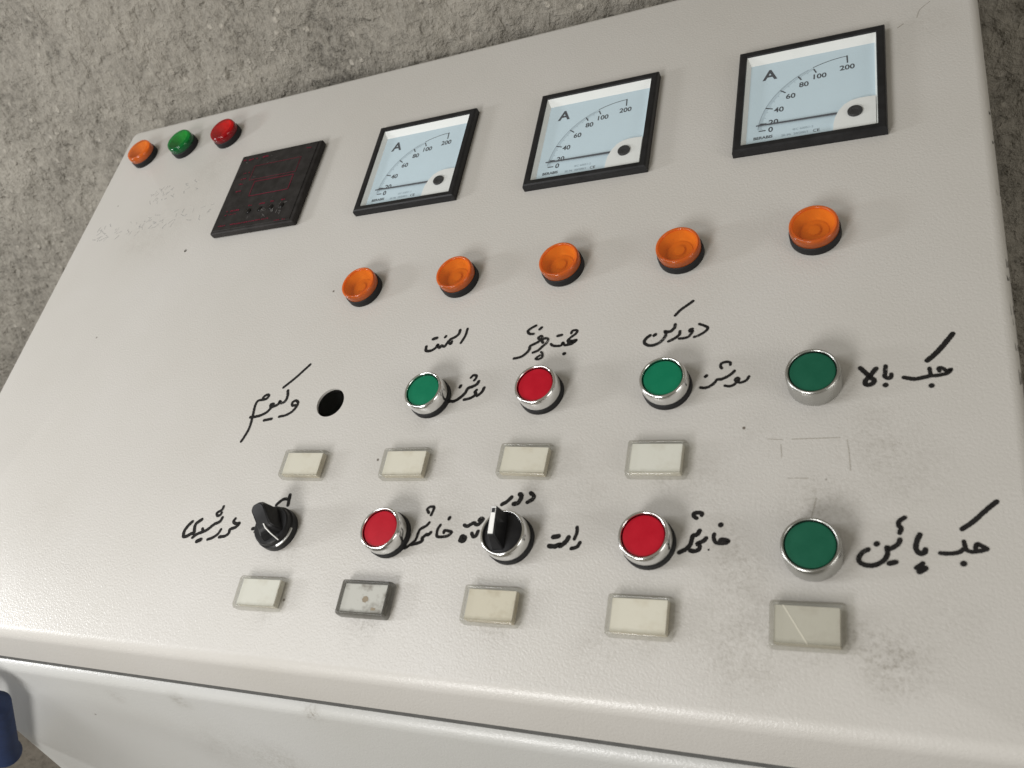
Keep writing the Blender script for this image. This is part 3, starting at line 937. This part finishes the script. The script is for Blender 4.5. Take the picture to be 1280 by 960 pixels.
for (x, y), lab in zip(((-99.4, 1.8), (-15.0, 0.8), (66.6, 1.0), (148.7, 1.0), (231.0, 4.4)),
                       ('orange indicator lamp above the empty round hole', 'orange indicator lamp above the five-letter handwritten word',
                        'orange indicator lamp above the two-word scribble', 'orange indicator lamp above the word with a long slash',
                        'orange indicator lamp above the dull green button')):
    indicator_lamp(x, y, 'orange', lab)
indicator_lamp(-450.4, 217.4, 'orange', 'orange indicator lamp in the corner of the lid beside the green lamp', True)
indicator_lamp(-392.6, 218.3, 'green', 'green indicator lamp between the orange and red lamps', True)
indicator_lamp(-333.7, 219.0, 'red', 'red indicator lamp nearest the black controller', True)

# ---------------------------------------------------------------- clear label holders with paper cards


def label_holder(x, y, w, h, card, label, ang=0.0, dirty=False, crease=False):
    e = empty('label_holder', desk, (x, y, 0), math.radians(ang))
    e['label'] = label
    rnd = random.Random(int(x * 7 + y))
    cw, ch = w / 2 - 2.7, h / 2 - 2.3
    bm = bmesh.new()
    loops = []
    for ins, z in ((0.0, 0.02), (0.1, 4.2), (0.5, 5.7), (1.1, 6.4), (1.8, 6.4), (2.3, 5.9), (2.5, 4.6)):
        loops.append([bm.verts.new((px, py, z)) for px, py in rounded_outline(-w / 2 + ins, w / 2 - ins, -h / 2 + ins, h / 2 - ins, max(0.4, 2.0 - ins * .6), 4)])
    for A, B in zip(loops, loops[1:]):
        for k in range(len(A)):
            j = (k + 1) % len(A)
            bm.faces.new((A[k], A[j], B[j], B[k]))
    link('cover', finish(bm, 'cover', 50), MAT['clear_dirty' if dirty else 'clear'], e)
    bm = bmesh.new()
    bm.faces.new([bm.verts.new((px, py, 5.7)) for px, py in rounded_outline(-cw - .3, cw + .3, -ch - .3, ch + .3, 0.5, 3)])
    link('pane', finish(bm, 'pane'), MAT['glass'], e)
    bm = box_bm(-cw, cw, -ch, ch, 0.1, 4.8, 0.25, 1)
    c = link('card', finish(bm, 'card', 30), CARDS[card], e, (rnd.uniform(-.3, .3), rnd.uniform(-.3, .3), 0), math.radians(rnd.uniform(-1.2, 1.2)))
    if dirty:
        bm = bmesh.new()
        bm.faces.new([bm.verts.new((1.5 + rr * math.cos(q), -0.6 + rr * .9 * math.sin(q), 4.9)) for q, rr in [(k * 0.4488, 2.2 + 0.5 * math.sin(3.1 * k)) for k in range(14)]])
        bm.faces.new([bm.verts.new((8.5 + rr * math.cos(q), -6.2 + rr * .6 * math.sin(q), 4.9)) for q, rr in [(k * 0.6283, 1.7 + 0.5 * math.sin(2.3 * k)) for k in range(10)]])
        link('stain', finish(bm, 'stain'), MAT['stain'], c)
    if crease:
        bm = bmesh.new()
        add_ribbon(bm, [(-cw * 0.72, ch * 0.95), (cw * 0.02, -ch * 0.95)], 0.7, 4.9)
        link('crease', finish(bm, 'crease'), CARDS['cream'], c)
    return e


label_holder(-103.0, -147.0, 36.0, 21.5, 'cream', 'clear label holder with cream card below the empty round hole', -1.0)
label_holder(-19.9, -147.0, 35.5, 21.8, 'cream', 'clear label holder with cream card between green and red buttons in one column', 0.6)
label_holder(65.7, -145.6, 35.2, 22.2, 'cream', 'clear label holder with cream card above the chrome selector', -1.2)
label_holder(147.5, -145.4, 35.0, 22.6, 'white', 'clear label holder with clean white card below a green button', -0.4)
label_holder(-105.5, -237.6, 36.2, 21.8, 'white', 'clear label holder with white card below the bare black knob', 1.2)
label_holder(-23.8, -236.4, 36.2, 22.2, 'stained', 'dirty label holder with brown spotted card', 0.3, True)
label_holder(61.4, -234.8, 35.4, 22.3, 'yellow', 'label holder with yellowed card below the chrome selector', 0.8)
label_holder(147.4, -234.9, 35.3, 22.4, 'cream', 'clear label holder with cream card below a red button', 0.4)
label_holder(230.2, -233.4, 35.6, 23.2, 'grey', 'label holder with creased greyish card', 1.2, crease=True)

# ---------------------------------------------------------------- ammeters


def square_ring(bm, half_a, za, half_b, zb):
    A = [bm.verts.new((sx * half_a, sy * half_a, za)) for sx, sy in ((-1, -1), (1, -1), (1, 1), (-1, 1))]
    B = [bm.verts.new((sx * half_b, sy * half_b, zb)) for sx, sy in ((-1, -1), (1, -1), (1, 1), (-1, 1))]
    for i in range(4):
        j = (i + 1) % 4
        bm.faces.new((A[i], A[j], B[j], B[i]))


def build_meter_parts():
    P = {}
    # frame: bevelled square ring
    bm = bmesh.new()
    prof = [(48.0, 0.0), (48.0, 4.6), (47.5, 5.7), (46.4, 6.3), (44.0, 6.4), (42.9, 6.1), (42.5, 5.3), (42.5, 0.3)]
    for (ha, za), (hb, zb) in zip(prof, prof[1:]):
        square_ring(bm, ha, za, hb, zb)
    bmesh.ops.remove_doubles(bm, verts=bm.verts[:], dist=0.001)
    P['frame'] = finish(bm, 'frame', 25)
    # white inner tray sloping down to the dial
    bm = bmesh.new()
    o = [bm.verts.new(c) for c in ((-42.4, -42.4, 5.0), (42.4, -42.4, 5.0), (42.4, 42.4, 5.0), (-42.4, 42.4, 5.0))]
    i_ = [bm.verts.new(c) for c in ((-39.6, -40.5, 1.5), (41.2, -40.5, 1.5), (41.2, 36.0, 1.5), (-39.6, 36.0, 1.5))]
    for a in range(4):
        b = (a + 1) % 4
        bm.faces.new((o[a], o[b], i_[b], i_[a]))
    P['inner_rim'] = finish(bm, 'inner_rim', 20)
    P['dial'] = finish(box_bm(-40.5, 41.8, -41.3, 37.0, 0.3, 1.7), 'dial')
    # printing
    bm = bmesh.new()
    z = 1.80
    cx, cy, r = 26.0, -30.0, 58.5
    P['letters'] = []
    for s, x, y, size, bold in (('A', -26.4, 24.0, 13.5, 0.34), ('0', -24.0, -28.6, 6.4, 0.13), ('20', -22.4, -22.0, 6.4, 0.13), ('40', -19.2, -11.2, 6.4, 0.13), ('60', -11.9, -0.2, 6.4, 0.13),
                                ('80', -3.5, 8.7, 6.4, 0.13), ('100', 6.3, 14.0, 6.4, 0.13), ('200', 24.1, 17.4, 6.4, 0.13)):
        tb = bmesh.new()
        add_text(tb, s, x, y, z, size, bold)
        P['letters'].append(('unit_letter' if s == 'A' else 'numeral', finish(tb, 'numeral', recalc=False)))
    for (x0, y0), (x1, y1) in (((-31.8, -28.4), (-27.2, -28.6)), ((-31.4, -21.8), (-27.0, -22.4)), ((-28.2, -7.6), (-23.4, -9.4)), ((-18.8, 7.0), (-15.3, 3.9)),
                               ((-7.5, 17.4), (-5.2, 13.7)), ((2.7, 22.0), (4.4, 18.0)), ((24.0, 29.0), (24.3, 21.8))):
        add_ribbon(bm, [(x0, y0), (x1, y1)], 0.9, z, caps=False)
    add_ribbon(bm, [(cx + r * math.cos(math.radians(a)), cy + r * math.sin(math.radians(a))) for a in (114, 108, 102, 97, 92)], 0.55, z, caps=False)
    for s, x, y, size, bold in (('BERABIS', -28.8, -34.9, 3.5, 0.09), ('CE', 5.2, -36.0, 3.6, 0.03)):
        tb = bmesh.new()
        add_text(tb, s, x, y, z, size, bold)
        P['letters'].append(('maker_print' if size == 3.5 else 'approval_mark', finish(tb, 'print', recalc=False)))
    P['print'] = finish(bm, 'scale_print', recalc=False)
    bm = bmesh.new()
    for k in range(61):
        a = math.radians(177 - k * 63 / 60)
        ln = 3.4 if k % 5 == 0 else 2.4
        add_ribbon(bm, [(cx + r * math.cos(a), cy + r * math.sin(a)), (cx + (r - ln) * math.cos(a), cy + (r - ln) * math.sin(a))], 0.32, z - 0.03, caps=False)
    add_ribbon(bm, [(cx + r * math.cos(math.radians(a)), cy + r * math.sin(math.radians(a))) for a in range(177, 113, -6)], 0.4, z - 0.02, caps=False)
    add_text(bm, 'IEC 60051-2', -3.2, -31.9, z, 2.6, 0.0)
    add_text(bm, 'SE-96  20/200/1', -8.2, -35.8, z, 2.7, 0.02)
    P['pale'] = finish(bm, 'fine_print', recalc=False)
    # needle
    bm = bmesh.new()
    pts = [(-33.5, -24.6, 0.35), (-20, -24.9, 0.5), (18, -25.4, 0.75)]
    rows = []
    for x, y, h in pts:
        rows.append([bm.verts.new((x, y + s * h, zz)) for s, zz in ((-1, 3.0), (1, 3.0), (1, 3.5), (-1, 3.5))])
    for a, b in zip(rows, rows[1:]):
        for i in range(4):
            j = (i + 1) % 4
            bm.faces.new((a[i], a[j], b[j], b[i]))
    bm.faces.new(rows[0])
    bm.faces.new(rows[-1][::-1])
    P['needle'] = finish(bm, 'needle')
    # white corner cover
    bm = bmesh.new()
    out = [(15.8, -40.9), (16.0, -35.0), (16.9, -29.5), (19.3, -23.6), (22.5, -19.2), (26.5, -16.6), (31.4, -15.6), (36, -15.6), (41.4, -15.9), (41.4, -40.9)]
    lo = [bm.verts.new((x, y, 1.6)) for x, y in out]
    hi = [bm.verts.new((x, y, 4.0)) for x, y in out]
    for a in range(len(out)):
        b = (a + 1) % len(out)
        bm.faces.new((lo[a], lo[b], hi[b], hi[a]))
    bm.faces.new(hi)
    P['cover'] = finish(bm, 'corner_cover', 40)
    bm = lathe([(4.6, 4.0), (4.6, 5.0), (4.2, 5.4), (2.2, 5.3), (1.8, 4.5), (0, 4.4)], 32)
    for v in bm.verts:
        v.co.x += 29.0
        v.co.y -= 27.2
    P['screw'] = finish(bm, 'adjusting_screw', 40)
    bm = bmesh.new()
    bm.faces.new([bm.verts.new(c) for c in ((-42.6, -42.6, 5.6), (42.6, -42.6, 5.6), (42.6, 42.6, 5.6), (-42.6, 42.6, 5.6))])
    P['glass'] = finish(bm, 'glass')
    return P


METER = build_meter_parts()


def ammeter(x, y, label, ang=0.0):
    e = empty('ammeter', desk, (x, y, 0), math.radians(ang))
    e['label'] = label
    for part, name, m in (('frame', 'frame', 'black'), ('inner_rim', 'inner_rim', 'white'), ('dial', 'dial', 'dial'), ('print', 'scale_print', 'print'), ('pale', 'fine_print', 'print_pale'),
                          ('needle', 'needle', 'needle'), ('cover', 'corner_cover', 'white'), ('screw', 'adjusting_screw', 'black'), ('glass', 'glass', 'glass')):
        link(name, METER[part], MAT[m], e)
    for name, me in METER['letters']:
        link(name, me, MAT['print'], e)
    return e


ammeter(-86.0, 129.8, 'square black framed ammeter beside the black controller')
ammeter(70.1, 127.0, 'square black framed ammeter between the two other ammeters')
ammeter(225.7, 126.5, 'square black framed ammeter beside the short edge of the lid', -0.3)

# ---------------------------------------------------------------- black digital controller
ctl = empty('digital_controller', desk, (-245.0, 130.4, 0))
ctl['label'] = 'dusty black square controller with dark red printed lines'
link('case', finish(box_bm(-48, 48, -48, 48, 0.02, 6.4, 1.6, 3), 'case', 40), MAT['black_dusty'], ctl)
link('face_plate', finish(box_bm(-45.5, 44.0, -45.5, 46.3, 6.0, 7.0, 0.3, 1), 'face_plate', 30), MAT['black_dusty'], ctl)
link('display', finish(box_bm(-24, 29.3, 12.8, 29.3, 6.9, 7.2, 0.1, 1), 'display', 30), MAT['black_dusty'], ctl)
link('display', finish(box_bm(-16, 28.2, -7.9, 8.3, 6.9, 7.2, 0.1, 1), 'display', 30), MAT['black_dusty'], ctl)
for kx in (-9.5, 3.6, 16.4, 28.6):
    link('key', finish(lathe([(2.9, 6.9), (2.8, 7.6), (2.2, 8.0), (0, 8.1)], 20), 'key', 40), MAT['gloss_dark'], ctl, (kx, -27.2, 0))
bm = bmesh.new()
rnd = random.Random(11)


def frame_line(x0, x1, y0, y1, w=0.6, z=7.3):
    for a, b in (((x0, y0), (x1, y0)), ((x1, y0), (x1, y1)), ((x1, y1), (x0, y1)), ((x0, y1), (x0, y0))):
        add_ribbon(bm, [a, b], w, z, caps=False)


def smudged_print(x0, x1, y, h):
    """A row of worn, illegible print: short uneven dashes."""
    x = x0
    while x < x1:
        w = rnd.uniform(0.8, 2.2)
        if rnd.random() < 0.8:
            add_ribbon(bm, [(x, y + rnd.uniform(-h, h) * .3), (x + w, y + rnd.uniform(-h, h) * .3)], h * rnd.uniform(.5, 1), 7.3, caps=False)
        x += w + rnd.uniform(0.3, 0.8)


frame_line(-24.8, 29.9, 12.2, 29.9, 0.45)
frame_line(-16.8, 28.8, -8.6, 9.0, 0.75)
smudged_print(-43, -13, 40.3, 2.4)
smudged_print(33, 38, 39.4, 2.2)
for yy in (22.5, 15.5, 9.0, 0.0):
    smudged_print(-36, -28, yy, 1.4)
smudged_print(-37, -20, -23.8, 2.0)
smudged_print(-37, -24, -28.0, 1.2)
for kx in (-9.5, 3.6, 16.4, 28.6):
    smudged_print(kx - 2.5, kx + 2, -20.8, 1.6)
smudged_print(-41, 20, -40.6, 1.4)
smudged_print(20, 40, -44.6, 1.0)
link('face_print', finish(bm, 'face_print', recalc=False), MAT['red_print'], ctl)

rnd = random.Random(5)
bm = bmesh.new()
for k in range(16):
    x, y = rnd.uniform(5, 38), rnd.uniform(-36, -22)
    add_ribbon(bm, [(x, y), (x + rnd.uniform(-2, 2), y + rnd.uniform(-2.5, 2.5)), (x + rnd.uniform(-3, 3), y + rnd.uniform(-4, 3))], rnd.uniform(.25, .6), 7.35, 0.4, False, rnd)
for k in range(8):
    x, y = rnd.uniform(-40, 40), rnd.uniform(-40, 42)
    add_ribbon(bm, [(x, y), (x + rnd.uniform(-2, 2), y + rnd.uniform(-2, 2))], rnd.uniform(.25, .5), 7.35, 0.3, False, rnd)
sc = link('scratches', finish(bm, 'scratches', recalc=False), MAT['pale_scuff'], ctl)
sc['kind'] = 'stuff'

# ---------------------------------------------------------------- selector switches


def prism(levels):
    """Stack of closed outlines [(z or [z...], [(x, y)...])] joined into a solid."""
    bm = bmesh.new()
    rings = []
    for lev in levels:
        rings.append([bm.verts.new(p) for p in lev])
    n = len(rings[0])
    for a, b in zip(rings, rings[1:]):
        for i in range(n):
            j = (i + 1) % n
            bm.faces.new((a[i], a[j], b[j], b[i]))
    bm.faces.new(rings[-1])
    bm.faces.new(rings[0][::-1])
    return bm


sel = empty('selector_switch', desk, (64.6, -195.3, 0))
sel['label'] = 'chrome ringed selector switch with white striped black handle'
link('collar', own(me_collar), MAT['rubber'], sel)
link('bezel', own(me_bezel), MAT['chrome'], sel)
link('disc', finish(lathe([(12.5, 9.5), (12.4, 11.6), (11.8, 12.0), (0, 12.0)]), 'disc', 40), MAT['black'], sel)
base = [(-4.8, -10.6, 11.8), (2.6, -10.2, 11.8), (1.2, 11.6, 11.8), (-4.9, 11.6, 11.8)]
top = [(-5.0, -4.4, 21.4), (-0.6, -4.4, 21.4), (-0.4, 11.8, 24.0), (-4.4, 11.8, 24.0)]
bm = prism([base, top])
bmesh.ops.bevel(bm, geom=bm.edges[:], offset=0.45, segments=2, affect='EDGES')
link('handle', finish(bm, 'handle', 40), MAT['black'], sel)


def on_top(u, v, dz):
    """Point on the handle's sloping top: u across, v along."""
    a = Vector(top[0]).lerp(Vector(top[3]), v)
    b = Vector(top[1]).lerp(Vector(top[2]), v)
    p = a.lerp(b, u)
    return (p.x, p.y, p.z + dz)


bm = prism([[on_top(0.14, 0.03, -0.2), on_top(0.86, 0.03, -0.2), on_top(0.86, 0.97, -0.2), on_top(0.14, 0.97, -0.2)],
            [on_top(0.14, 0.03, 0.25), on_top(0.86, 0.03, 0.25), on_top(0.86, 0.97, 0.25), on_top(0.14, 0.97, 0.25)]])
link('pointer', finish(bm, 'pointer', 30), MAT['white'], sel)
bm = prism([[on_top(0.26, 0.76, 0.1), on_top(0.78, 0.76, 0.1), on_top(0.78, 0.92, 0.1), on_top(0.26, 0.92, 0.1)],
            [on_top(0.26, 0.76, 0.40), on_top(0.78, 0.76, 0.40), on_top(0.78, 0.92, 0.40), on_top(0.26, 0.92, 0.40)]])
link('pointer_mark', finish(bm, 'pointer_mark', 30), MAT['black'], sel)

knob = empty('selector_switch', desk, (-108.5, -194.0, 0))
knob['label'] = 'bare black selector knob with thin white line, missing its ring'
link('base', finish(lathe([(0, 0), (14.6, 0), (14.8, 1.0), (14.6, 5.5), (13.6, 6.2), (13.4, 9.6), (12.6, 10.4), (0, 10.4)], 48), 'base', 40), MAT['black'], knob)
bm = bmesh.new()
rows = []
for k in range(15):
    a = math.radians(-62 + 62 * k / 14)
    rows.append([bm.verts.new((r * math.cos(a), r * math.sin(a), z)) for r, z in ((13.8, 5.4), (15.0, 5.5), (15.0, 6.3), (13.8, 6.6))])
for A, B in zip(rows, rows[1:]):
    for i in range(4):
        j = (i + 1) % 4
        bm.faces.new((A[i], A[j], B[j], B[i]))
bm.faces.new(rows[0])
bm.faces.new(rows[-1][::-1])
link('glint_arc', finish(bm, 'glint_arc', 40), MAT['satin'], knob)  # metal arc added only to give the short glint at the knob's base
th = math.radians(33)


def turned(pts, z):
    return [(x * math.cos(th) - y * math.sin(th), x * math.sin(th) + y * math.cos(th), z if not isinstance(z, (list, tuple)) else z[i]) for i, (x, y) in enumerate(pts)]


foot = [(-6.8, -10.2), (8.2, -9.2), (8.0, 8.6), (4.5, 12.0), (-3.6, 12.2), (-6.4, 10.2)]
mid = [(-5.6, -8.0), (6.2, -7.6), (6.0, 9.4), (3.4, 13.0), (-3.2, 13.2), (-5.6, 9.8)]
crown = [(-4.2, -4.5), (4.2, -4.5), (4.4, 8.4), (2.4, 11.6), (-2.6, 11.8), (-4.4, 8.6)]
bm = prism([turned(foot, 10.0), turned(mid, [15.5, 15.5, 19.5, 19.5, 19.5, 19.5]), turned(crown, [18.5, 18.5, 22.5, 22.5, 22.5, 22.5])])
bmesh.ops.bevel(bm, geom=bm.edges[:], offset=0.5, segments=2, affect='EDGES')
link('handle', finish(bm, 'handle', 35), MAT['black'], knob)


def tube_bm(points, radius, n=8):
    bm = bmesh.new()
    rings = []
    for i, p in enumerate(points):
        p = Vector(p)
        t = (Vector(points[min(i + 1, len(points) - 1)]) - Vector(points[max(i - 1, 0)])).normalized()
        a = t.orthogonal().normalized()
        b = t.cross(a)
        rr = radius[i] if isinstance(radius, (list, tuple)) else radius
        if rings:                                   # keep the ring from twisting
            ref = (rings[-1][0].co - Vector(points[i - 1])).normalized()
            a = (ref - t * ref.dot(t)).normalized()
            b = t.cross(a)
        rings.append([bm.verts.new(p + (a * math.cos(2 * math.pi * k / n) + b * math.sin(2 * math.pi * k / n)) * rr) for k in range(n)])
    for A, B in zip(rings, rings[1:]):
        for k in range(n):
            j = (k + 1) % n
            bm.faces.new((A[k], A[j], B[j], B[k]))
    return bm, rings


bm, _ = tube_bm([(2.0, -2.4, 18.9), (4.6, -5.2, 18.6), (7.0, -7.4, 15.2), (10.6, -10.0, 10.2)], 0.42, 6)
link('pointer', finish(bm, 'pointer', 60), MAT['white'], knob)

# ---------------------------------------------------------------- handwriting and scuffs on the lid
WORD_LABEL = {
    'vacuum': 'black handwritten word beside the empty round hole',
    'element': 'black handwritten word above a green button',
    'on_a': 'black handwritten word at the side of a green button',
    'jet': 'black two-word handwriting above the red button',
    'cutter': 'black handwritten word with a long slash above a green button',
    'on_b': 'black handwritten word between two green buttons',
    'jack_up': 'black thick two-word handwriting beside the upper dull green button',
    'sunlight': 'thin black handwritten word beside the bare black knob',
    'knob_mark': 'black pen marks half hidden by the bare knob',
    'off_a': 'black handwritten word touching a red button',
    'left': 'short black handwritten word touching the chrome selector',
    'speed': 'short black handwritten word above the chrome selector',
    'right': 'black handwritten word between the chrome selector and a red button',
    'off_b': 'thick black handwritten word touching a red button',
    'jack_down': 'black two-word handwriting beside the lower dull green button',
}
for name, strokes in HANDWRITING.items():
    bm = bmesh.new()
    rnd = random.Random(len(name) * 31 + len(strokes))
    z = 0.12
    for w, pts in strokes:
        add_ribbon(bm, pts, w, z, 0.10, True, rnd)
        z += 0.03
        if name not in WORD_LABEL:
            link('scuff_mark', finish(bm, 'scuff_mark', recalc=False), MAT['scuff'], desk)
            bm = bmesh.new()
    if name in WORD_LABEL:
        o = link('handwriting', finish(bm, 'pen_strokes', recalc=False), MAT['ink'], desk)
        o['label'] = WORD_LABEL[name]
    else:
        bm.free()

rnd = random.Random(21)
bm = bmesh.new()
for k in range(90):
    if k < 30:
        x, y = rnd.uniform(-412, -345), rnd.uniform(146, 164)
    else:
        x = rnd.uniform(-474, -310)
        y = 113 + (x + 474) * 0.05 + rnd.uniform(-7, 9)
    a = rnd.uniform(0, 6.28)
    l = rnd.uniform(1.5, 5)
    add_ribbon(bm, [(x, y), (x + l * math.cos(a), y + l * math.sin(a)), (x + l * math.cos(a) * 1.3 + rnd.uniform(-2, 2), y + l * math.sin(a) * 1.6)], rnd.uniform(.4, .9), 0.1 + k * 0.002, 0.3, False, rnd)
gh = link('erased_writing', finish(bm, 'erased_writing', recalc=False), MAT['ghost'], desk)
gh['label'] = 'faint grey traces of rubbed out writing beside the controller'
gh['kind'] = 'stuff'
for y, l in ((-31, 6), (-40, 4), (-62, 8), (-68, 4), (-84, 5), (-104, 9), (20, 4), (84, 3), (60, 2.5)):
    a0, a1 = math.radians(rnd.uniform(40, 55)), math.radians(rnd.uniform(62, 80))
    bm = bmesh.new()
    q = []
    for aa in (a0, a1):
        r = 6.55
        q.append((X1 - 6.5 + r * math.sin(aa), -6.5 + r * math.cos(aa)))
    vs = [bm.verts.new(c) for c in ((q[0][0], y, q[0][1]), (q[0][0] - .1, y + l, q[0][1] + .05), (q[1][0], y + l * 0.9, q[1][1]), (q[1][0], y + l * .2, q[1][1]))]
    bm.faces.new(vs)
    link('edge_chip', finish(bm, 'edge_chip'), MAT['chip'], desk)

# ---------------------------------------------------------------- blue hose end beside the desk's front corner
path = [panel_point(*p) * 1000 for p in ((-487, -360, -156), (-478, -356, -146), (-448, -344.5, -115), (-401, -326, -65), (-392, -327, -40), (-410, -338, -20),
                                          (-450, -358, -10), (-520, -400, -20), (-600, -450, -80), (-640, -560, -300), (-650, -650, -560), (-656, -705, -732))]
rad = [13.5, 11.4, 11.0, 11.0] + [11] * 8
bm, rings = tube_bm(path, rad, 24)
inner = []
for r, d in ((11.8, 0), (9.4, 1), (9.0, 2)):
    c = Vector(path[d])
    inner.append([bm.verts.new(c + (v.co - c).normalized() * r) for v in rings[d]])
seq = [rings[0]] + inner
for A, B in zip(seq, seq[1:]):
    for k in range(24):
        j = (k + 1) % 24
        bm.faces.new((A[k], B[k], B[j], A[j]))
hose = link('hose', finish(bm, 'hose', 50), MAT['blue'])
hose['label'] = 'dark blue hose with flared open end beside the desk corner'
hose['category'] = 'hose'
